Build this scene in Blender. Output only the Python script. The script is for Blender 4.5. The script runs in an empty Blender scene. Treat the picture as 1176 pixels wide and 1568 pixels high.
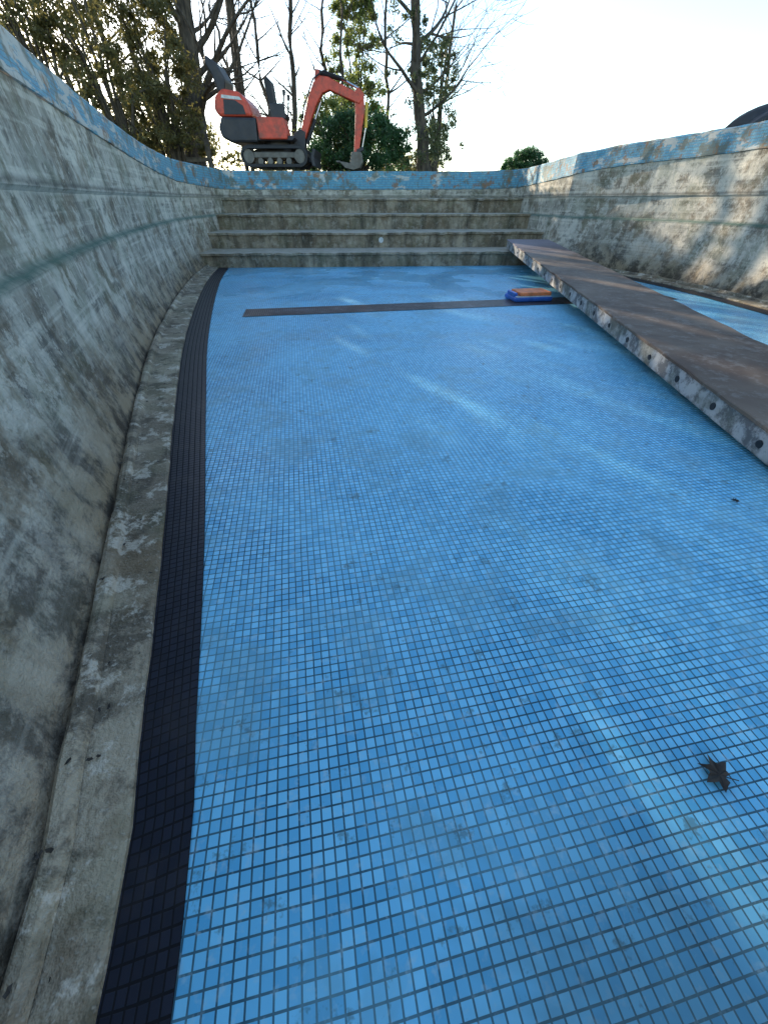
import bpy, bmesh, math, random
import numpy as np
from mathutils import Vector, Matrix
R=random.Random(7); NR=np.random.default_rng(5)
C=bpy.context.scene.collection
rad=math.radians
# ------------------------------------------------------------ helpers
def mk(name,verts,faces,mat=None,uv=None,parent=None,smooth=False):
    me=bpy.data.meshes.new(name); me.from_pydata([tuple(v) for v in verts],[],[tuple(f) for f in faces])
    ob=bpy.data.objects.new(name,me); C.objects.link(ob)
    if mat: me.materials.append(mat)
    if uv is not None:
        l=me.uv_layers.new(name='UVMap')
        l.data.foreach_set('uv',np.array(uv,dtype=np.float32).ravel())
    if smooth: me.polygons.foreach_set('use_smooth',[True]*len(me.polygons))
    if parent: ob.parent=parent
    me.update(); return ob
def empty(name,loc):
    e=bpy.data.objects.new(name,None); e.location=loc; C.objects.link(e); return e
def bevel(ob,w,s=2):
    m=ob.modifiers.new('b','BEVEL'); m.width=w; m.segments=s; m.limit_method='ANGLE'; m.angle_limit=rad(35)
def prism(name,pts,y0,y1,mat,parent=None,bv=0.015):
    n=len(pts); v=[(p[0],y0,p[1]) for p in pts]+[(p[0],y1,p[1]) for p in pts]
    f=[tuple(range(n)),tuple(range(2*n-1,n-1,-1))]+[(i,i+n,(i+1)%n+n,(i+1)%n) for i in range(n)]
    ob=mk(name,v,f,mat,parent=parent)
    bm=bmesh.new(); bm.from_mesh(ob.data); bmesh.ops.recalc_face_normals(bm,faces=bm.faces); bm.to_mesh(ob.data); bm.free()
    if bv: bevel(ob,bv)
    return ob
def cyl(name,a,b,r,mat,parent=None,seg=16,r2=None):
    a=Vector(a);b=Vector(b);d=(b-a);q=d.to_track_quat('Z','Y'); r2=r if r2 is None else r2
    v=[];
    for k,(c,rr) in enumerate(((a,r),(b,r2))):
        for i in range(seg):
            t=2*math.pi*i/seg; v.append(c+q@Vector((rr*math.cos(t),rr*math.sin(t),0)))
    f=[(i,(i+1)%seg,(i+1)%seg+seg,i+seg) for i in range(seg)]+[tuple(range(seg-1,-1,-1)),tuple(range(seg,2*seg))]
    return mk(name,v,f,mat,parent=parent)
# ------------------------------------------------------------ material helpers
class N:
    def __init__(s,name):
        s.m=bpy.data.materials.new(name); s.m.use_nodes=True; s.t=s.m.node_tree; s.n=s.t.nodes; s.l=s.t.links
        s.b=s.n['Principled BSDF']; s.out=s.n['Material Output']
    def new(s,ty,**k):
        x=s.n.new(ty)
        for a,b in k.items(): setattr(x,a,b)
        return x
    def put(s,sock,v):
        if isinstance(v,bpy.types.NodeSocket): s.l.new(v,sock)
        else:
            if sock.type=='RGBA' and len(v)==3: v=(*v,1)
            sock.default_value=v
    def co(s,kind='pos',scale=(1,1,1),rot=0,loc=(0,0,0)):
        if kind=='pos': o=s.new('ShaderNodeNewGeometry').outputs['Position']
        else: o=s.new('ShaderNodeTexCoord').outputs['UV' if kind=='uv' else 'Object']
        mp=s.new('ShaderNodeMapping'); s.l.new(o,mp.inputs[0]); mp.inputs['Scale'].default_value=scale
        mp.inputs['Rotation'].default_value=(0,0,rot); mp.inputs['Location'].default_value=loc
        return mp.outputs[0]
    def noise(s,vec,sc,det=4,rough=.6,dist=0):
        x=s.new('ShaderNodeTexNoise'); s.l.new(vec,x.inputs['Vector']); x.inputs['Scale'].default_value=sc
        x.inputs['Detail'].default_value=det; x.inputs['Roughness'].default_value=rough; x.inputs['Distortion'].default_value=dist
        return x.outputs['Fac']
    def ramp(s,f,stops):
        x=s.new('ShaderNodeValToRGB'); s.l.new(f,x.inputs[0]); e=x.color_ramp.elements
        while len(e)<len(stops): e.new(.5)
        for i,(p,c) in enumerate(stops):
            e[i].position=p; c=(c,c,c) if not hasattr(c,'__len__') else c; e[i].color=(*c,1)
        return x.outputs[0]
    def mix(s,f,a,b,mode='MIX'):
        x=s.new('ShaderNodeMix',data_type='RGBA',blend_type=mode)
        s.put(x.inputs[0],f); s.put(x.inputs[6],a); s.put(x.inputs[7],b); return x.outputs[2]
    def math(s,op,a,b=0):
        x=s.new('ShaderNodeMath',operation=op); s.put(x.inputs[0],a); s.put(x.inputs[1],b); return x.outputs[0]
    def sep(s,vec,ax):
        x=s.new('ShaderNodeSeparateXYZ'); s.l.new(vec,x.inputs[0]); return x.outputs[ax]
    def bump(s,h,st,dist=.01):
        x=s.new('ShaderNodeBump'); s.l.new(h,x.inputs['Height']); x.inputs['Strength'].default_value=st; x.inputs['Distance'].default_value=dist
        s.l.new(x.outputs[0],s.b.inputs['Normal']); return x.outputs[0]
    def base(s,c): s.put(s.b.inputs['Base Color'],c)
    def rough(s,c): s.put(s.b.inputs['Roughness'],c)
def plain(name,col,rough=.5,metal=0,var=.25,sc=6,grime=0):
    m=N(name); n=m.noise(m.co('obj'),sc,4,.65)
    c=m.mix(m.ramp(n,[(.38,0.),(.62,1.)]),[c*(1-var) for c in col],[min(1,c*(1+var)) for c in col])
    if grime:
        g=m.noise(m.co('obj',loc=(3,1,2)),3.5,5,.75); c=m.mix(m.ramp(g,[(.5,0.),(.66,grime)]),c,(.10,.07,.045))
    m.base(c)
    m.rough(m.math('ADD',m.math('MULTIPLY',n,.25),rough-.12)); m.b.inputs['Metallic'].default_value=metal
    return m.m
TS=.0262
def tile_nodes(m,vec,c1,c2,grout,size,mortar):
    b=m.new('ShaderNodeTexBrick'); m.l.new(vec,b.inputs['Vector']); b.offset=0; b.squash=1
    b.inputs['Scale'].default_value=1; b.inputs['Brick Width'].default_value=size; b.inputs['Row Height'].default_value=size
    b.inputs['Mortar Size'].default_value=mortar; b.inputs['Mortar Smooth'].default_value=.25
    m.put(b.inputs['Color1'],c1); m.put(b.inputs['Color2'],c2); m.put(b.inputs['Mortar'],grout); return b
GR=rad(-11)
def mat_floor():
    m=N('pool_floor_blue_mosaic'); p=m.co('pos'); big=m.noise(p,.55,4,.6,.6); mid=m.noise(m.co('pos',loc=(5,2,0)),2.6,4,.7,.4)
    wob=m.new('ShaderNodeTexNoise'); m.l.new(p,wob.inputs['Vector']); wob.inputs['Scale'].default_value=2.3; wob.inputs['Detail'].default_value=0
    va=m.new('ShaderNodeVectorMath',operation='MULTIPLY_ADD'); m.l.new(wob.outputs['Color'],va.inputs[0]); va.inputs[1].default_value=(.007,.007,0); m.l.new(m.co('pos',rot=GR),va.inputs[2])
    b=tile_nodes(m,va.outputs[0],(.09,.42,.66),(.22,.64,.87),m.mix(m.ramp(mid,[(.4,0.),(.6,1.)]),(.018,.075,.11),(.07,.18,.23)),TS,.0023)
    c=m.mix(m.ramp(big,[(.42,0.),(.6,.65)]),b.outputs['Color'],m.mix(.5,b.outputs['Color'],(.34,.76,.93)))
    c=m.mix(m.ramp(mid,[(.5,0.),(.62,.6)]),c,m.mix(.55,c,(.13,.26,.28)))
    fine=m.noise(p,28,3,.75); c=m.mix(m.ramp(fine,[(.55,0.),(.7,.4)]),c,(.48,.64,.68))
    sp=m.noise(m.co('pos',loc=(9,1,3)),9,5,.75); c=m.mix(m.ramp(sp,[(.6,0.),(.66,.6)]),c,(.07,.13,.13))
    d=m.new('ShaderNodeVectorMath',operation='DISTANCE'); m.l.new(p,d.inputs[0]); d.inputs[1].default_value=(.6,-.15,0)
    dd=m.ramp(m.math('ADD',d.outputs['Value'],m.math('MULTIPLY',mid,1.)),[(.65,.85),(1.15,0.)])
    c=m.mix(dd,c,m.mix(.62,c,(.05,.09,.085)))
    m.base(c)
    wet=m.ramp(big,[(.42,.32),(.6,.52)])
    far=m.ramp(m.math('DIVIDE',m.sep(p,1),12),[(.45,0.),(.7,1.)])
    pud=m.ramp(m.noise(m.co('pos',loc=(2,4,0)),.7,3,.55),[(.46,0.),(.56,1.)])
    wet=m.mix(m.mix(1.,far,pud,'MULTIPLY'),wet,(.08,.08,.08))
    m.rough(m.mix(b.outputs['Fac'],wet,(.75,.75,.75)))
    inv=m.math('SUBTRACT',1,b.outputs['Fac']); m.bump(m.math('ADD',inv,m.math('MULTIPLY',mid,.5)),.35,.003); return m.m
def mat_dark_tile(name,c1,c2,gr,dirt,am):
    m=N(name); p=m.co('pos'); b=tile_nodes(m,m.co('uv'),c1,c2,gr,TS,.0026)
    d=m.noise(p,4,4,.7); m.base(m.mix(m.ramp(d,[(.5,0.),(.65,am)]),b.outputs['Color'],dirt))
    m.rough(m.mix(b.outputs['Fac'],(.35,.35,.35),(.8,.8,.8))); m.b.inputs['Specular IOR Level'].default_value=.3; m.bump(m.math('SUBTRACT',1,b.outputs['Fac']),.4,.003); return m.m
def mat_conc(name,light,dark,green=.3,lines=True,streak=.6,sp=1.,tread=False):
    m=N(name); p=m.co('pos')
    a=m.noise(p,1.0,5,.68,.6); b=m.noise(p,5,6,.74,.2); f=m.noise(p,70,2,.7)
    st=m.noise(m.co('uv',scale=((2.6 if tread else 4),.5,1)),1,6,.72); hz=m.noise(m.co('pos',scale=(.5,.5,17)),1,3,.6)
    c=m.mix(m.ramp(a,[(.42,0.),(.58,1.)]),dark,light)
    c=m.mix(m.ramp(b,[(.5,0.),(.6,.8*sp)]),c,[x*.38 for x in dark])
    if lines: c=m.mix(m.ramp(hz,[(.5,0.),(.6,.5)]),c,[x*1.2 for x in light])
    br=m.noise(m.co('pos',loc=(1,3,8)),1.9,5,.75); c=m.mix(m.ramp(br,[(.5,0.),(.6,.7)]),c,(.18,.12,.06))
    if tread:
        c=m.mix(m.ramp(st,[(.45,0.),(.62,streak)]),c,(.045,.036,.022))
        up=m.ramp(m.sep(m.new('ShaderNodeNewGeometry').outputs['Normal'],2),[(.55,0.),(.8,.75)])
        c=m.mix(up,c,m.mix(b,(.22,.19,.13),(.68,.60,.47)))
    else: c=m.mix(m.ramp(st,[(.5,0.),(.66,streak)]),c,(.05,.043,.03))
    g=m.noise(m.co('pos',loc=(4,7,1)),2.2,4,.65); c=m.mix(m.ramp(g,[(.5,0.),(.6,green)]),c,(.11,.13,.05))
    w=m.noise(m.co('pos',loc=(3,9,1)),7,5,.75); c=m.mix(m.ramp(w,[(.54,0.),(.6,.65*sp)]),c,(.68,.60,.47))
    c=m.mix(m.ramp(f,[(.58,0.),(.7,.35)]),c,(.5,.46,.38))
    if lines:
        z=m.sep(p,2)
        def at(z0,wd,col,am):
            nonlocal c
            q=m.math('ABSOLUTE',m.math('SUBTRACT',m.math('ADD',z,m.math('MULTIPLY',b,.05)),z0+.025)); c=m.mix(m.ramp(m.math('MULTIPLY',q,1/wd),[(.0,am),(1.,0.)]),c,col)
        at(.865,.04,(.05,.12,.085),.85); at(1.20,.03,(.62,.58,.48),.6); at(1.235,.03,(.07,.065,.05),.6)
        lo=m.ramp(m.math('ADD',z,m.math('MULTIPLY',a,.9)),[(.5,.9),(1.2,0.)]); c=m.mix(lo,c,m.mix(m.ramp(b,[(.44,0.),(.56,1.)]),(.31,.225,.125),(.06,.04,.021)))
    m.base(c); m.rough(.88)
    h=m.math('ADD',m.math('MULTIPLY',b,1.),m.math('MULTIPLY',f,.35)); m.bump(h,.8,.028); return m.m
def mat_band():
    m=N('weathered_blue_tile_band'); p=m.co('pos')
    b=tile_nodes(m,m.co('uv'),(.06,.28,.42),(.13,.40,.50),(.16,.18,.16),.032,.003)
    py=m.sep(p,1)
    nearw=m.math('MULTIPLY',m.ramp(m.math('DIVIDE',py,12),[(.3,1.),(.85,0.)]),.09)
    a=m.noise(m.co('uv',scale=(1,3,1)),2.2,5,.7,.5); c=m.mix(m.ramp(m.math('ADD',a,nearw),[(.56,0.),(.6,.9)]),b.outputs['Color'],(.54,.50,.42))
    g=m.noise(m.co('pos',loc=(2,2,2)),3,4,.7); c=m.mix(m.ramp(g,[(.51,0.),(.6,.8)]),c,(.13,.125,.075))
    r=m.noise(m.co('pos',loc=(7,2,2)),5,4,.7); c=m.mix(m.ramp(r,[(.56,0.),(.63,.8)]),c,(.26,.12,.04))
    m.base(c); m.rough(.6); m.bump(m.math('SUBTRACT',a,m.math('MULTIPLY',b.outputs['Fac'],.3)),.5,.012); return m.m
def mat_leaf(name,c1,c2,tr=.45):
    m=N(name); g=m.new('ShaderNodeNewGeometry')
    c=m.mix(g.outputs['Random Per Island'],c1,c2)
    m.base(c); m.rough(.5); t=m.new('ShaderNodeBsdfTranslucent'); m.l.new(m.mix(.5,c,[min(1,x*2.4) for x in c2]),t.inputs[0])
    s=m.new('ShaderNodeMixShader'); s.inputs[0].default_value=tr; m.l.new(m.b.outputs[0],s.inputs[1]); m.l.new(t.outputs[0],s.inputs[2]); m.l.new(s.outputs[0],m.out.inputs[0]); return m.m
def mat_bark():
    m=N('bark'); n=m.noise(m.co('pos',scale=(6,6,1.2)),2,3,.7); m.base(m.ramp(n,[(.35,(.035,.028,.02)),(.65,(.14,.11,.075))])); m.rough(.9); return m.m
def mat_ground():
    m=N('ground'); a=m.noise(m.co('pos'),.8,4,.7); b=m.noise(m.co('pos'),20,3,.7)
    c=m.mix(m.ramp(a,[(.4,0.),(.6,1.)]),(.10,.075,.045),(.06,.085,.03)); c=m.mix(m.ramp(b,[(.5,0.),(.65,.6)]),c,(.03,.025,.02)); m.base(c); m.rough(.95); m.bump(b,.8,.05); return m.m
FLOOR=mat_floor(); DARK=mat_dark_tile('black_mosaic',(.010,.012,.021),(.016,.019,.032),(.004,.004,.006),(.06,.05,.045),.25); LANE=mat_dark_tile('lane_mosaic',(.045,.034,.032),(.09,.06,.055),(.02,.02,.025),(.2,.22,.25),.35)
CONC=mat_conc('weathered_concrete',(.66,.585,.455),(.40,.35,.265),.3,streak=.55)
STEPC=mat_conc('step_concrete',(.47,.375,.25),(.25,.19,.115),.2,False,.85,.4,True); GUT=mat_conc('gutter_concrete',(.44,.36,.245),(.23,.18,.12),.2,False,.4)
BAND=mat_band(); BARK=mat_bark(); GROUND=mat_ground()
# ------------------------------------------------------------ pool plan
def cat(pts,step=.16):
    out=[];n=len(pts)
    for i in range(n-1):
        p0=np.array(pts[max(i-1,0)],float);p1=np.array(pts[i],float);p2=np.array(pts[i+1],float);p3=np.array(pts[min(i+2,n-1)],float)
        k=max(2,int(np.linalg.norm(p2[:2]-p1[:2])/step))
        for j in range(k):
            t=j/k; out.append(.5*((2*p1)+(-p0+p2)*t+(2*p0-5*p1+4*p2-p3)*t*t+(-p0+3*p1-3*p2+p3)*t**3))
    out.append(np.array(pts[-1],float)); return out
# x,y,ztop,width scale,band height
left=[(-.15,-2.3,2.0,.8,.27),(-.5,-1.0,2.0,.75,.27),(-.70,-.05,2.0,.75,.27),(-.83,.3,2.0,.8,.27),(-1.16,1.09,2.0,.95,.27),(-1.72,2.4,2.0,1.15,.27),(-2.35,4,1.98,1.3,.26),(-3.0,6,1.89,1.35,.25),(-3.55,8,1.80,1.3,.27),(-3.9,9.7,1.75,1.2,.32)]
back=[(-3.9,9.7,1.75,1.2,.32),(-4.0,11.4,1.75,1,.36),(-4.05,12.8,1.75,1,.38),(-3.8,13.3,1.75,1,.38),(-2,13.5,1.75,1,.38),(2,13.8,1.76,1,.38),(3.2,13.8,1.78,1,.38),(3.55,13.3,1.78,1,.36),(3.68,11.6,1.82,1,.34),(3.85,10.5,1.88,1,.32)]
right=[(3.85,10.5,1.88,1.2,.32),(4.42,9.6,1.95,1.2,.3),(5.0,8.5,1.99,1.2,.3),(5.3,7.3,2.01,1.2,.3),(5.42,6.2,2.01,1.2,.3),(5.5,4,2.0,1.1,.3),(5.6,1,1.97,1,.25),(5,-2.2,1.97,1,.25),(2,-3.1,2.0,.9,.27),(.4,-2.9,2.0,.8,.27)]
loop=cat(left)[:-1]+cat(back)[:-1]+cat(right)
loop=np.array(loop); n=len(loop)
seg=np.roll(loop[:,:2],-1,0)-loop[:,:2]; L=np.linalg.norm(seg,axis=1); d=seg/L[:,None]
nm=np.stack([-d[:,1],d[:,0]],1); pn=np.roll(nm,1,0); mt=nm+pn; mt/=np.linalg.norm(mt,axis=1)[:,None]; cs=(mt*nm).sum(1); mt/=np.maximum(cs,.6)[:,None]
arc=np.concatenate([[0],np.cumsum(L)])
def sweep(name,rows,mat,smooth=False,chip=0):
    V=[];RR=len(rows)
    prof=np.array([[f(p) for f in rows] for p in loop])
    rr=random.Random(3)
    for i in range(n):
        for o,z in prof[i]:
            x,y=loop[i,:2]+mt[i]*(o+rr.uniform(-chip,chip)); V.append((x,y,z+rr.uniform(-chip,chip)))
    m0=prof[20]; vv=np.concatenate([[0],np.cumsum(np.linalg.norm(np.diff(m0,axis=0),axis=1))])
    F=[];UV=[]
    for i in range(n):
        j=(i+1)%n
        for k in range(RR-1):
            F.append((i*RR+k,j*RR+k,j*RR+k+1,i*RR+k+1))
            UV+=[(arc[i],vv[k]),(arc[i+1],vv[k]),(arc[i+1],vv[k+1]),(arc[i],vv[k+1])]
    return mk(name,V,F,mat,uv=UV,smooth=smooth)
sweep('black_tile_border',[lambda p:(-.40*p[3],.006),lambda p:(-.21*p[3],.007)],DARK)
gr=[(-1,0.0),(-1,.02),(-.95,.027),(-.6,.03),(-.3,.028)]
rows=[(lambda p,a=a,b=b:(.22*p[3]*a,b)) for a,b in gr]
rows+=[(lambda p,a=a,b=b:(a,b)) for a,b in [(-.06,.03),(-.055,.05),(-.04,.062),(-.02,.062),(-.005,.05),(0,.03),(.012,.02)]]
sweep('concrete_gutter',rows,GUT,chip=.0035)
wr=[(.01,.015),(.018,.05),(.03,.10),(.05,.17),(.072,.27),(.09,.38),(.105,.5),(.115,.65),(.12,.8),(.122,.85),(.165,.885),(.168,1.0),(.168,1.19),(.14,1.215),(.138,1.3)]
rows=[(lambda p,a=a,b=b:(a,b)) for a,b in wr]+[lambda p:(.135,p[2]-p[4])]
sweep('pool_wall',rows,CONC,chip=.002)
sweep('pool_coping',[lambda p:(.135,p[2]-p[4]),lambda p:(.115,p[2]-p[4]+.006),lambda p:(.115,p[2]-.02),lambda p:(.13,p[2]),lambda p:(.42,p[2]+.005),lambda p:(.44,p[2]-.01),lambda p:(.44,p[2]-.2)],BAND,chip=.006)
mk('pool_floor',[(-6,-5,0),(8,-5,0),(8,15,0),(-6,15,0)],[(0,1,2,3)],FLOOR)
rings=[]; cen=np.array([.8,5.5])
for off,k,z in [(.40,1,None),(.9,1,-.02),(.9,1.25,.05),(.9,2.2,1.95),(.9,6,1.9),(.9,60,1.5)]:
    r=[]
    for i in range(n):
        p=loop[i,:2]+mt[i]*off; p=cen+(p-cen)*k
        zz=loop[i,2]-.03 if z is None else (loop[i,2]+z if z<.5 else z)
        if k>1: zz+=.03*math.sin(p[0]*1.7+p[1])*(k<10)
        r.append((p[0],p[1],zz))
    rings.append(r)
V=[v for r in rings for v in r]; F=[]
for a in range(len(rings)-1):
    for i in range(n):
        j=(i+1)%n; F.append((a*n+i,a*n+j,(a+1)*n+j,(a+1)*n+i))
mk('ground',V,F,GROUND,smooth=True)
def strip(name,a,b,w,z,mat):
    a=Vector(a);b=Vector(b);t=(b-a).normalized();nn=Vector((-t.y,t.x)); l=(b-a).length
    v=[a-nn*w/2,b-nn*w/2,b+nn*w/2,a+nn*w/2]
    return mk(name,[(p.x,p.y,z) for p in v],[(0,1,2,3)],mat,uv=[(0,0),(l,0),(l,w),(0,w)])
strip('lane_line',(-1.85,5.47),(4.4,6.58),.44,.005,LANE)
# steps
ST=empty('pool_steps',(0,9.75,0))
sl=.06
fr=[(0,.27),(1.0,.57),(2.05,.88),(2.95,1.19)]
for i,(dy,z) in enumerate(fr):
    xs=np.linspace(-4.35,3.93,90); V=[];F=[];UV=[]; nose=.035
    pr=[(.01,(0 if i==0 else fr[i-1][1]-.02)),(.01,z-.055),(-nose,z-.045),(-nose*.8,z-.006),(.02,z),(3.9-dy,z+.004)]
    for x in xs:
        w=R.uniform(-.010,.010)
        for k,(yy,zz) in enumerate(pr): V.append((x,dy+sl*(x+3.9)+yy+(w if k in(2,3,4) else 0),zz+(w*.8 if k in (2,3) else 0)))
    q=len(pr); vv=[0,.27,.29,.31,.33,1.4]
    for a in range(len(xs)-1):
        for k in range(q-1):
            F.append((a*q+k,(a+1)*q+k,(a+1)*q+k+1,a*q+k+1)); UV+=[(xs[a]+i*9,vv[k]),(xs[a+1]+i*9,vv[k]),(xs[a+1]+i*9,vv[k+1]),(xs[a]+i*9,vv[k+1])]
    F.append(tuple((len(xs)-1)*q+k for k in range(q))); UV+=[(0,0)]*q
    mk('step_%d'%(i+1),V,F,STEPC,uv=UV,parent=ST)
WH=plain('white_plastic',(.6,.6,.55),.4)
inl=cyl('inlet_fitting',(-.07,10.96,.42),(-.07,11.02,.42),.055,WH)
inl.parent=ST; inl.location=(0,-9.75,0)
# ------------------------------------------------------------ plank
def mat_plank():
    m=N('plank_top'); p=m.co('obj'); a=m.noise(p,1.1,4,.65,.5); b=m.noise(p,9,4,.75)
    c=m.mix(m.ramp(a,[(.4,0.),(.6,1.)]),(.10,.062,.038),(.18,.13,.088)); c=m.mix(m.ramp(b,[(.52,0.),(.64,.5)]),c,(.25,.215,.175))
    e=m.ramp(m.math('ADD',m.math('DIVIDE',m.sep(p,1),10),m.math('MULTIPLY',a,.2)),[(.82,0.),(1.,.7)]); c=m.mix(e,c,(.25,.22,.25))
    m.base(c); m.rough(.7); m.bump(b,.4,.012); return m.m
def mat_pside():
    m=N('plank_side'); p=m.co('obj'); a=m.noise(p,7,5,.75); b=m.noise(p,2,4,.6)
    c=m.mix(m.ramp(a,[(.44,0.),(.56,1.)]),(.15,.145,.135),(.48,.46,.42)); c=m.mix(m.ramp(b,[(.5,0.),(.58,.5)]),c,(.12,.12,.07)); m.base(c); m.rough(.75); m.bump(a,.6,.012); return m.m
PT=mat_plank();PS=mat_pside();BLK=plain('black_rubber_and_hole_shade',(.02,.02,.02),.6)
Nn=Vector((2.02,.9,.0)); Ff=Vector((2.80,10.5,.30)); ax=(Ff-Nn); Lp=ax.length; ax.normalize(); side=Vector((ax.y,-ax.x,0)).normalized(); up=side.cross(ax)
PL=empty('gangway_plank',Nn); M=Matrix((( side.x,ax.x,up.x),(side.y,ax.y,up.y),(side.z,ax.z,up.z))).to_4x4(); M.translation=Nn; PL.matrix_world=M
W=.93;T=.165
bx=[(0,1,3,2),(4,6,7,5),(0,4,5,1),(2,3,7,6),(0,2,6,4),(1,5,7,3)]
v=[(x,y,z) for z in (0,T-.025) for y in (0,Lp) for x in (.018,W-.018)]
o=mk('side_frame',v,bx,PS,parent=PL); bevel(o,.01)
ns=60; V=[];F=[]
rw=random.Random(9)
for i in range(ns+1):
    y=-.005+(Lp+.01)*i/ns; e1=rw.uniform(-.009,.008); e2=rw.uniform(-.009,.008); h=rw.uniform(-.002,.002)
    V+=[(e1,y,T-.022),(e1,y,T+h-.004),(e1+.006,y,T+h),(W+e2-.006,y,T+h),(W+e2,y,T+h-.004),(W+e2,y,T-.022)]
for i in range(ns):
    for k in range(6):
        a=i*6+k;b=i*6+(k+1)%6; F.append((a,a+6,b+6,b))
F+=[tuple(range(6)),tuple(range(ns*6+5,ns*6-1,-1))]
mk('deck',V,F,PT,parent=PL)
k=0; y=.5
while y<Lp-.2:
    c=(T-.025)/2; cyl('hole_shade_disc_%d'%k,(.014,y,c+R.uniform(-.01,.01)),(.05,y,c),.024,BLK,parent=PL,seg=12); k+=1; y+=.46  # solid black discs; their colour stands in for the shade inside holes
# kneeling pad
PB=plain('blue_plastic',(.03,.13,.45),.4);PO=plain('orange_foam',(.80,.22,.07),.6)
KP=empty('kneeling_pad',(2.16,6.35,.0)); KP.rotation_euler=(0,0,rad(8))
def rbox(name,c,s,mat,parent,b=.02):
    v=[(c[0]+a*s[0]/2,c[1]+bb*s[1]/2,c[2]+cc*s[2]/2) for cc in(-1,1) for bb in(-1,1) for a in(-1,1)]
    o=mk(name,v,bx,mat,parent=parent); bevel(o,b,3); return o
rbox('blue_base',(0,0,.035),(.58,.40,.06),PB,KP); rbox('white_layer',(0,0,.07),(.54,.37,.014),WH,KP,.004); rbox('orange_top',(.03,0,.10),(.48,.34,.045),PO,KP,.012)
rbox('handle_lip',(-.26,0,.085),(.05,.28,.06),PB,KP,.012)
# ------------------------------------------------------------ leaves on the floor
LF=plain('dead_leaf',(.035,.028,.02),.7,var=.5,sc=30)
def maple(name,loc,s,rot):
    lob=[(0,1.0),(14,.62),(24,.55),(38,.7),(52,.98),(64,.66),(74,.5),(90,.66),(106,.8),(124,.5),(150,.42),(180,.2)]
    full=lob+[(360-a,r) for a,r in lob[-2:0:-1]]
    v=[(0,0,.006)]+[(r*s*math.sin(rad(a)),r*s*math.cos(rad(a)),.005+.010*abs(math.sin(a*.05))) for a,r in full]
    f=[(0,i+1,(i+1)%len(full)+1) for i in range(len(full))]
    b=len(v); v+=[(-.0015,-.1*s,.007),(.0015,-.1*s,.007),(.009,-.75*s,.012),(.006,-.75*s,.012)]; f.append((b,b+1,b+2,b+3))
    o=mk(name,v,f,LF); o.location=loc; o.rotation_euler=(0,0,rot); return o
maple('maple_leaf',(.87,.30,.002),.050,1.0)
maple('maple_leaf',(1.74,1.45,.002),.022,2.0)
V=[];F=[]
def chipf(x,y,z,s):
    a=R.uniform(0,6.3); b=len(V)
    for t,q in((0,1.4),(.8,.9),(1.57,.5),(2.6,1.0),(3.5,1.2),(4.71,.6)): V.append((x+s*q*math.cos(a+t),y+s*q*math.sin(a+t),z+R.uniform(0,.004)))
    F.append(tuple(range(b,b+6)))
for i in range(260):
    k=R.randrange(6,int(n*.32)) if R.random()<.7 else R.randrange(n); o=R.uniform(-.05,.0) if R.random()<.5 else -R.uniform(.06,.2)*loop[k,3]
    x,y=loop[k,:2]+mt[k]*o; chipf(x,y,.066 if o>-.05 else .034,R.uniform(.003,.009))
for i in range(40): chipf(R.uniform(-.6,3.5),R.uniform(1,9.3),.004,R.uniform(.003,.008))
mk('fallen_leaves',V,F,LF)
# grass along the outer side of the coping
GRS=mat_leaf('grass_blade',(.07,.08,.03),(.20,.19,.08),.4)
V=[];F=[]; rg=random.Random(31)
for i in range(5200):
    k=rg.randrange(int(n*.24),int(n*.80)); off=rg.uniform(.36,.85); kk=(math.sin(arc[k]*1.9)+math.sin(arc[k]*.7+2)+math.sin(arc[k]*5.1))/3
    if kk<rg.uniform(-.5,.6): continue
    x,y=loop[k,:2]+mt[k]*off+d[k]*rg.uniform(0,.16); h=rg.uniform(.03,.10)*(1+kk*.6); a=rg.uniform(0,6.3); w_=.006; z=loop[k,2]-.03
    lx,ly=rg.gauss(0,.35)*h,rg.gauss(0,.35)*h; b=len(V)
    V+=[(x-w_*math.cos(a),y-w_*math.sin(a),z),(x+w_*math.cos(a),y+w_*math.sin(a),z),(x+lx,y+ly,z+h)]; F.append((b,b+1,b+2))
mk('grass',V,F,GRS)
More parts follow.
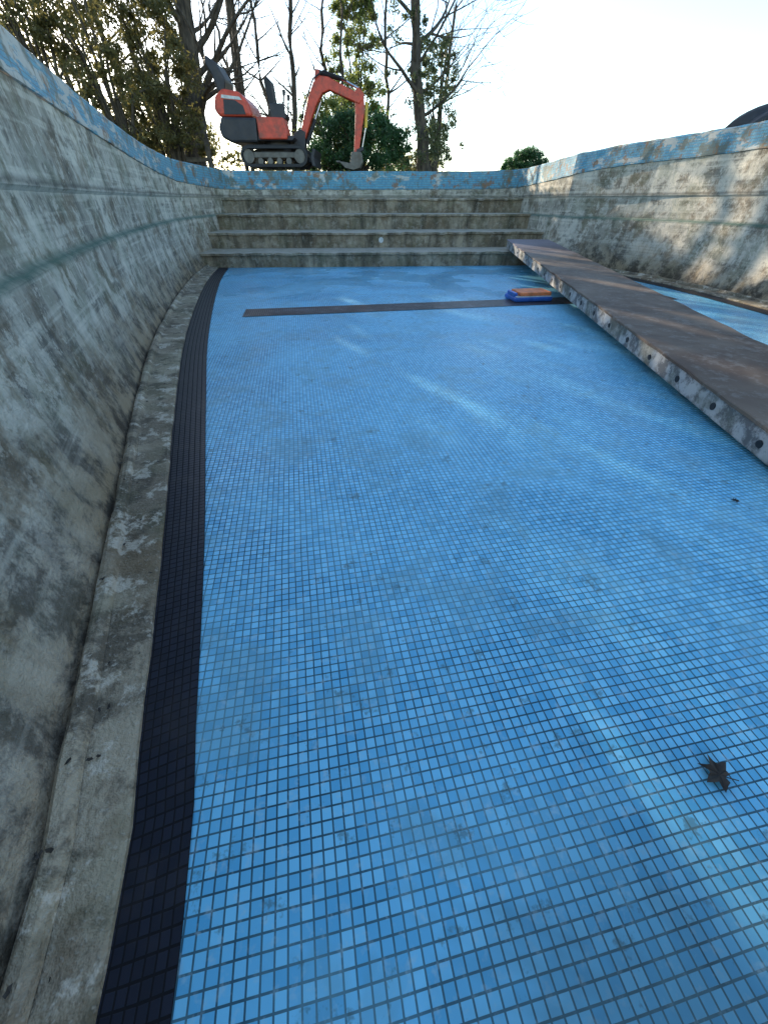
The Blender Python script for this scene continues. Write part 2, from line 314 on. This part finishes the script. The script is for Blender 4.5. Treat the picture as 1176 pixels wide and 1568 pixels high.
# ------------------------------------------------------------ excavator
RED=plain('red_paint',(.62,.075,.035),.42,var=.2,grime=.55);DRK=plain('dark_steel',(.03,.03,.033),.5,grime=.3);STL=plain('worn_steel',(.14,.13,.11),.5,.4,grime=.5);CHR=plain('chrome',(.6,.6,.6),.2,1,.1);YEL=plain('yellow_paint',(.6,.4,.04),.4)
EX=empty('mini_excavator',(-3.1,15.2,1.88))
for s,yc in (('near',-.55),('far',.55)):
    pts=[]
    for i in range(13): t=rad(90+180*i/12); pts.append((-.72+.22*math.cos(t),.22+.22*math.sin(t)))
    for i in range(13): t=rad(-90+180*i/12); pts.append((.72+.22*math.cos(t),.22+.22*math.sin(t)))
    n_=len(pts); inn=[(x*.9 if abs(x)<.72 else x-(.05 if x>0 else -.05),.22+(z-.22)*.72) for x,z in pts]
    V=[(x,yc-.15,z) for x,z in pts]+[(x,yc+.15,z) for x,z in pts]+[(x,yc-.15,z) for x,z in inn]+[(x,yc+.15,z) for x,z in inn]
    F=[]
    for i in range(n_):
        j=(i+1)%n_; F+=[(i,j,j+n_,i+n_),(i+2*n_,i+3*n_,j+3*n_,j+2*n_),(i,i+2*n_,j+2*n_,j),(i+n_,j+n_,j+3*n_,i+3*n_)]
    mk('track_'+s,V,F,BLK,parent=EX)
    for i in range(26):
        x=-.7+i*.0575
        for zz in (.447,.0): rbox('lug_%s'%s,(x,yc,zz),(.03,.31,.02),BLK,EX,.004)
    for x,r in ((-.72,.15),(.72,.15),(-.4,.075),(-.13,.075),(.13,.075),(.4,.075)):
        cyl('wheel_'+s,(x,yc-.12,.22 if r>.1 else .12),(x,yc+.12,.22 if r>.1 else .12),r,STL,EX)
    rbox('track_frame_'+s,(0,yc,.25),(1.2,.14,.13),STL,EX)
cyl('slew_ring',(0,0,.36),(0,0,.56),.38,DRK,EX,24)
rbox('undercarriage',(0,0,.28),(.8,1.0,.14),DRK,EX)
prism('deck_plate',[(-.95,.54),(.55,.54),(.62,.6),(.55,.64),(-.95,.64)],-.6,.6,DRK,EX)
prism('side_skirt',[(-.35,.56),(.42,.56),(.45,.66),(.38,.98),(-.35,1.0)],-.68,-.1,RED,EX,.03)
prism('counterweight',[(-1.15,.5),(-.4,.5),(-.36,.98),(-1.3,1.0),(-1.42,.8),(-1.38,.6)],-.66,.66,DRK,EX,.05)
prism('engine_hood',[(-1.36,1.0),(-.45,1.0),(-.5,1.25),(-.72,1.46),(-1.15,1.52),(-1.38,1.38),(-1.46,1.15)],-.62,.62,RED,EX,.06)
prism('engine_vent',[(-1.2,1.04),(-.62,1.04),(-.66,1.2),(-.85,1.3),(-1.15,1.32)],-.632,-.61,DRK,EX,0)
prism('white_stripe',[(-1.18,1.40),(-.72,1.36),(-.66,1.30),(-1.2,1.34)],-.64,-.6,WH,EX,0)
prism('roll_frame',[(-1.30,1.45),(-1.12,1.45),(-1.05,1.7),(-1.22,1.98),(-1.48,2.12),(-1.52,1.98),(-1.38,1.75)],-.5,.3,DRK,EX,.05)
prism('seat_back',[(-.02,1.05),(.12,1.05),(.08,1.7),(.0,1.78),(-.1,1.72)],-.3,.2,BLK,EX,.03)
prism('seat_cushion',[(-.05,1.0),(.4,1.0),(.42,1.1),(-.05,1.14)],-.3,.2,BLK,EX,.03)
for yy in(-.38,.26): cyl('control_lever',(.32,yy,.95),(.42,yy,1.45),.02,BLK,EX); cyl('lever_knob',(.42,yy,1.42),(.43,yy,1.52),.04,BLK,EX)
rbox('control_console',(.2,-.4,1.12),(.4,.12,.3),DRK,EX)
prism('swing_bracket',[(.5,.4),(.82,.42),(.86,.75),(.72,.82),(.5,.7)],-.16,.16,DRK,EX)
prism('boom',[(.68,.66),(.82,.58),(1.2,1.25),(1.42,1.5),(1.62,1.56),(2.42,1.3),(2.5,1.38),(2.45,1.48),(1.6,1.8),(1.38,1.82),(1.2,1.7),(1.02,1.42)],-.12,.12,RED,EX,.02)
prism('dipper_arm',[(2.3,1.55),(2.42,1.62),(2.55,1.5),(2.56,1.2),(2.36,.32),(2.22,.3),(2.3,1.1)],-.09,.09,RED,EX,.015)
cyl('boom_cylinder',(.86,0,.52),(1.16,0,1.02),.055,BLK,EX); cyl('boom_rod',(1.16,0,1.02),(1.36,0,1.36),.03,CHR,EX)
cyl('arm_cylinder',(1.3,0,1.9),(1.95,0,1.78),.05,BLK,EX); cyl('arm_rod',(1.95,0,1.78),(2.42,0,1.6),.028,CHR,EX)
prism('cylinder_lug',[(1.22,1.7),(1.4,1.75),(1.36,1.94),(1.26,1.94)],-.06,.06,RED,EX,.01)
cyl('bucket_cylinder',(2.62,0,1.35),(2.58,0,.85),.045,YEL,EX); cyl('bucket_rod',(2.58,0,.85),(2.46,0,.42),.025,CHR,EX)
prism('bucket_link',[(2.3,.4),(2.5,.46),(2.5,.38),(2.3,.32)],-.1,.1,DRK,EX,.01)
prism('bucket',[(2.44,.34),(2.48,.14),(2.4,.0),(2.2,-.05),(1.95,.0),(1.78,.14),(1.9,.13),(2.1,.1),(2.16,.34)],-.28,.28,STL,EX,.01)
for i in range(4): rbox('bucket_tooth_%d'%i,(1.76,-.22+i*.147,.14),(.12,.04,.03),STL,EX,.004)
prism('dozer_blade',[(1.05,.02),(1.14,.0),(1.12,.2),(1.18,.36),(1.1,.38),(1.03,.2)],-.68,.68,DRK,EX,.01)
prism('blade_arm',[(.3,.2),(1.06,.1),(1.06,.2),(.3,.32)],-.35,-.27,DRK,EX,.01); prism('blade_arm_2',[(.3,.2),(1.06,.1),(1.06,.2),(.3,.32)],.27,.35,DRK,EX,.01)
hv=[Vector((.7,-.05,.8)),Vector((.9,-.17,1.25)),Vector((1.2,-.15,1.75)),Vector((1.5,-.14,1.9)),Vector((2.1,-.13,1.72))]
for i in range(4): cyl('hose_%d'%i,hv[i],hv[i+1],.018,BLK,EX,8)
# ------------------------------------------------------------ trees
def tube(V,F,pts,rs,sides):
    b=len(V)
    for i,(p,r) in enumerate(zip(pts,rs)):
        dd=(pts[min(i+1,len(pts)-1)]-pts[max(i-1,0)]).normalized(); q=dd.to_track_quat('Z','Y')
        for k in range(sides):
            t=2*math.pi*k/sides; V.append(p+q@Vector((r*math.cos(t),r*math.sin(t),0)))
    for i in range(len(pts)-1):
        for k in range(sides):
            a=b+i*sides+k; c=b+i*sides+(k+1)%sides; F.append((a,c,c+sides,a+sides))
def grow(V,F,p,dirv,r,length,depth,rng,up=.12,wob=.22,kids=(3,4)):
    ns=6 if depth>=3 else 4; pts=[p.copy()]; rs=[r]; dd=dirv.normalized(); cur=p.copy()
    for i in range(ns):
        dd=(dd+Vector((rng.gauss(0,wob),rng.gauss(0,wob),rng.gauss(0,wob*.7)+up))*.5).normalized(); cur=cur+dd*length/ns
        pts.append(cur.copy()); rs.append(r*(1-.6*(i+1)/ns))
    tube(V,F,pts,rs,8 if r>.1 else (5 if r>.03 else 3))
    if depth<=0: return
    for c in range(rng.randint(*kids)+(1 if depth>2 else 0)):
        i=rng.randint(2,ns); ang=rng.uniform(.4,1.0); ph=rng.uniform(0,6.28); base=(pts[i]-pts[i-1]).normalized(); q=base.to_track_quat('Z','Y')
        nd=q@Vector((math.sin(ang)*math.cos(ph),math.sin(ang)*math.sin(ph),math.cos(ang)))
        grow(V,F,pts[i],nd,max(rs[i]*rng.uniform(.45,.7),.006),length*rng.uniform(.5,.78),depth-1,rng,up*.7,wob*1.1,kids)
    grow(V,F,pts[-1],dd,max(rs[-1],.006),length*.7,depth-1,rng,up,wob,kids)
def leafmesh(centers,rads,counts,size,flat=.8,rng=NR):
    P=[]
    for c,r,k in zip(centers,rads,counts):
        q=rng.normal(size=(k,3)); q/=np.linalg.norm(q,axis=1)[:,None]; q*=(rng.random((k,1))**.6)*rng.uniform(.7,1.35,(k,1)); q*=np.array([r,r,r*flat]); P.append(q+np.array(c))
    P=np.concatenate(P); m=len(P); a=rng.normal(size=(m,3)); a/=np.linalg.norm(a,axis=1)[:,None]; b=np.cross(a,rng.normal(size=(m,3))); b/=np.linalg.norm(b,axis=1)[:,None]
    s=size*rng.uniform(.6,1.4,(m,1)); V=np.stack([P-a*s,P+b*s*.45,P+a*s,P-b*s*.45],1).reshape(-1,3)
    F=np.arange(m*4).reshape(-1,4); return V.tolist(),F.tolist()
HOL=mat_leaf('holly_leaf',(.06,.06,.02),(.17,.15,.05)); LAU=mat_leaf('laurel_leaf',(.02,.055,.02),(.06,.14,.045),.3); CON=mat_leaf('evergreen_leaf',(.08,.12,.03),(.22,.25,.07),.5); IVY=mat_leaf('ivy_leaf',(.05,.065,.03),(.13,.15,.06),.4)
def tree(name,base,top,r,depth,seed,trunk_len,leaf=None,kids=(3,4),first=3):
    rng=random.Random(seed); e=empty(name,base); V=[];F=[]; b=Vector((0,0,-.15)); t=Vector(top)-Vector(base)
    pts=[];rs=[];m=12
    for i in range(m+1):
        f=i/m; pts.append(b+t*f+Vector((rng.gauss(0,.05),rng.gauss(0,.05),0))*(1 if 0<i else 0)); rs.append(r*(1.35 if i==0 else 1)*(1-.55*f))
    tube(V,F,pts,rs,12)
    for i in range(first,m+1):
        for c in range(2 if i<m else 3):
            ph=rng.uniform(0,6.28); q=Vector((math.cos(ph),math.sin(ph),rng.uniform(.15,.9)))
            if rng.random()<.8: grow(V,F,pts[i],q,rs[i]*rng.uniform(.25,.5),trunk_len*rng.uniform(.6,1.1),depth,rng,kids=kids)
    mk('trunk_and_branches',V,F,BARK,parent=e,smooth=True)
    if leaf:
        cs,rr,cn,sz,mt_=leaf; V,F=leafmesh(cs,rr,cn,sz); mk('leaves',V,F,mt_,parent=e)
tree('bare_tree',(-6.7,18,1.9),(-5.4,18,7.5),.36,3,3,2.6,kids=(2,3))
cs=[];rr=[];cn=[]
for i in range(85):
    z=R.uniform(.3,3.5); cs.append((R.gauss(0,.5)-.15*z+(.25 if z<2 else 0),R.gauss(0,.4),z)); rr.append(R.uniform(.10,.28)); cn.append(int(75*R.uniform(.4,1.3)))
tree('ivy_clad_tree',(1.45,18,1.9),(.5,18,8),.22,3,12,2.4,(cs,rr,cn,.042,IVY),kids=(2,3))
for i,(x,y,tx,rr_,sd) in enumerate([(-5.4,20,-4.9,.10,21),(-4.4,21,-4.6,.09,22),(-3.6,20.5,-3.0,.12,23),(-2.4,22,-2.2,.10,24),(-8.8,19,-9.2,.13,25),(2.2,22,2.6,.09,26),(.2,23,.0,.1,27),(-5.9,22,-6.3,.08,28),(-1.7,20,-1.3,.07,29)]):
    tree('bare_tree',(x,y,1.9),(tx,y,7.5),rr_,2,sd,1.7 if x<-6 or x>-2 else 1.25,kids=(2,3) if x<-6 or x>-2 else (1,3))
# tall pine whose crown is above the view and shades the upper part of the right wall
cs=[];rr=[];cn=[]; rp=random.Random(44)
for i in range(120):
    a=rp.uniform(0,6.28); q=math.sqrt(rp.random())*3.4; z=rp.uniform(5.9,9.2); cs.append((q*math.cos(a),q*.6*math.sin(a),z)); rr.append(rp.uniform(.35,.7)); cn.append(int(95*rp.uniform(.5,1.4)))
tree('pine_tree',(-6.3,24,1.9),(-5.9,24,11.5),.24,1,41,1.8,(cs,rr,cn,.085,LAU),kids=(2,2),first=7)
def bush(name,base,w,h,dep,nclump,per,size,mat,seed,zmin=.1):
    r=random.Random(seed); cs=[];rr=[];cn=[]
    for i in range(nclump):
        z=r.uniform(zmin,1)*h; k=math.sqrt(max(.05,1-((z/h-.35)/.72)**2))
        a=r.uniform(0,6.28); q=math.sqrt(r.random()); cs.append((w/2*k*q*math.cos(a),dep/2*k*q*math.sin(a),z)); s=r.uniform(.06,.16)*min(w,3)*.8; rr.append(s); cn.append(int(per*r.uniform(.3,1.5)))
    e=empty(name,base); V,F=leafmesh(cs,rr,cn,size); mk('leaves',V,F,mat,parent=e)
    V=[];F=[]
    for i in range(16):
        c=Vector(r.choice(cs)); st=Vector((r.uniform(-.1,.1),r.uniform(-.1,.1),-.1)); mid=st.lerp(c,.5)+Vector((0,0,.15*h)); tube(V,F,[st,st.lerp(mid,.5),mid,c],[.06,.045,.03,.01],6)
    mk('stems',V,F,BARK,parent=e,smooth=True)
bush('holly_tree',(-8.3,13.8,1.9),3.2,4.0,2.2,125,105,.048,HOL,1)
bush('holly_tree',(-6.2,15.5,1.9),2.4,3.2,1.8,115,105,.046,HOL,2)
bush('holly_tree',(-7.4,17.5,1.9),3.4,5.0,2,100,95,.052,HOL,3)
bush('holly_tree',(-7.1,14.4,1.9),2.4,4.3,1.8,90,100,.048,HOL,11)
bush('holly_tree',(-9.6,17.5,1.9),3.4,5.4,2,75,95,.052,HOL,13)
bush('evergreen_tree',(-1.1,22,1.9),2.4,5.0,2.2,170,150,.05,CON,4,zmin=.15)
bush('laurel_bush',(-.85,17.3,1.85),3.6,1.35,2.0,130,190,.045,LAU,5)
bush('laurel_bush',(-1.9,18.4,1.85),2.4,2.1,1.6,70,130,.045,CON,6)
bush('evergreen_tree',(2.0,20.5,1.9),1.6,3.6,1.4,80,80,.045,IVY,8)
bush('round_shrub',(6.9,25,1.6),2.4,1.35,2.2,130,260,.04,LAU,9)
cs=[];rr=[];cn=[]
for i in range(170):
    x=R.uniform(-26,3); cs.append((x,R.uniform(28,33),R.uniform(1.9,3.1)+(1.5 if x<-9 else 0)*R.random())); rr.append(R.uniform(.35,.9)); cn.append(90)
V,F=leafmesh(cs,rr,cn,.12); mk('distant_trees',V,F,HOL)
WD=plain('weathered_wood',(.13,.11,.085),.8,var=.4)
P=empty('wooden_gate',(-5.3,15.6,1.85))
rbox('post',(0,0,.5),(.13,.13,1.1),WD,P,.01); rbox('post_2',(-1.0,.1,.5),(.13,.13,1.05),WD,P,.01)
for z in (.25,.55,.85): rbox('rail_%d'%int(z*100),(-.5,.05,z),(.9,.04,.1),WD,P,.005)
TP=plain('dark_tarpaulin',(.03,.03,.032),.6,var=.4,sc=3)
bm=bmesh.new(); bmesh.ops.create_icosphere(bm,subdivisions=4,radius=1)
for v in bm.verts:
    c=v.co; k=1+.12*math.sin(c.x*5+c.y*3)+.08*math.sin(c.y*9+c.z*4); c.x*=.75*k; c.y*=.45*k; c.z=max(c.z,-.1)*(.42-.18*abs(c.x))*k
me=bpy.data.meshes.new('tarpaulin_heap'); bm.to_mesh(me); bm.free(); me.materials.append(TP); o=bpy.data.objects.new('tarpaulin_heap',me); C.objects.link(o); o.location=(6.35,8.5,1.99)
# ------------------------------------------------------------ light, sky, camera
az=rad(-34); el=rad(16)
w=bpy.data.worlds.new('World'); bpy.context.scene.world=w; w.use_nodes=True; nt=w.node_tree
s=nt.nodes.new('ShaderNodeTexSky'); s.sky_type='NISHITA'; s.sun_disc=False; s.sun_elevation=el; s.sun_rotation=az; s.dust_density=.4; s.air_density=1.0; s.ozone_density=2.8
mx=nt.nodes.new('ShaderNodeMix'); mx.data_type='RGBA'; mx.blend_type='MULTIPLY'; mx.inputs[0].default_value=1; mx.inputs[7].default_value=(1.07,1.0,.92,1)
bg=nt.nodes['Background']; nt.links.new(s.outputs[0],mx.inputs[6]); nt.links.new(mx.outputs[2],bg.inputs[0]); bg.inputs[1].default_value=.45
ld=bpy.data.lights.new('sun','SUN'); ld.energy=8; ld.angle=rad(.5); ld.color=(1,.88,.70); lo=bpy.data.objects.new('sun',ld); C.objects.link(lo)
sd=Vector((math.sin(az)*math.cos(el),math.cos(az)*math.cos(el),math.sin(el))); lo.rotation_euler=sd.to_track_quat('Z','Y').to_euler()
cd=bpy.data.cameras.new('camera'); co=bpy.data.objects.new('camera',cd); C.objects.link(co); co.location=(0,0,1.15); co.rotation_euler=(rad(50),0,0)
cd.sensor_fit='HORIZONTAL'; cd.sensor_width=36; cd.lens=17.45; cd.clip_end=1500; cd.clip_start=.02
sc=bpy.context.scene; sc.camera=co; sc.view_settings.view_transform='Standard'; sc.view_settings.look='None'; sc.view_settings.exposure=0
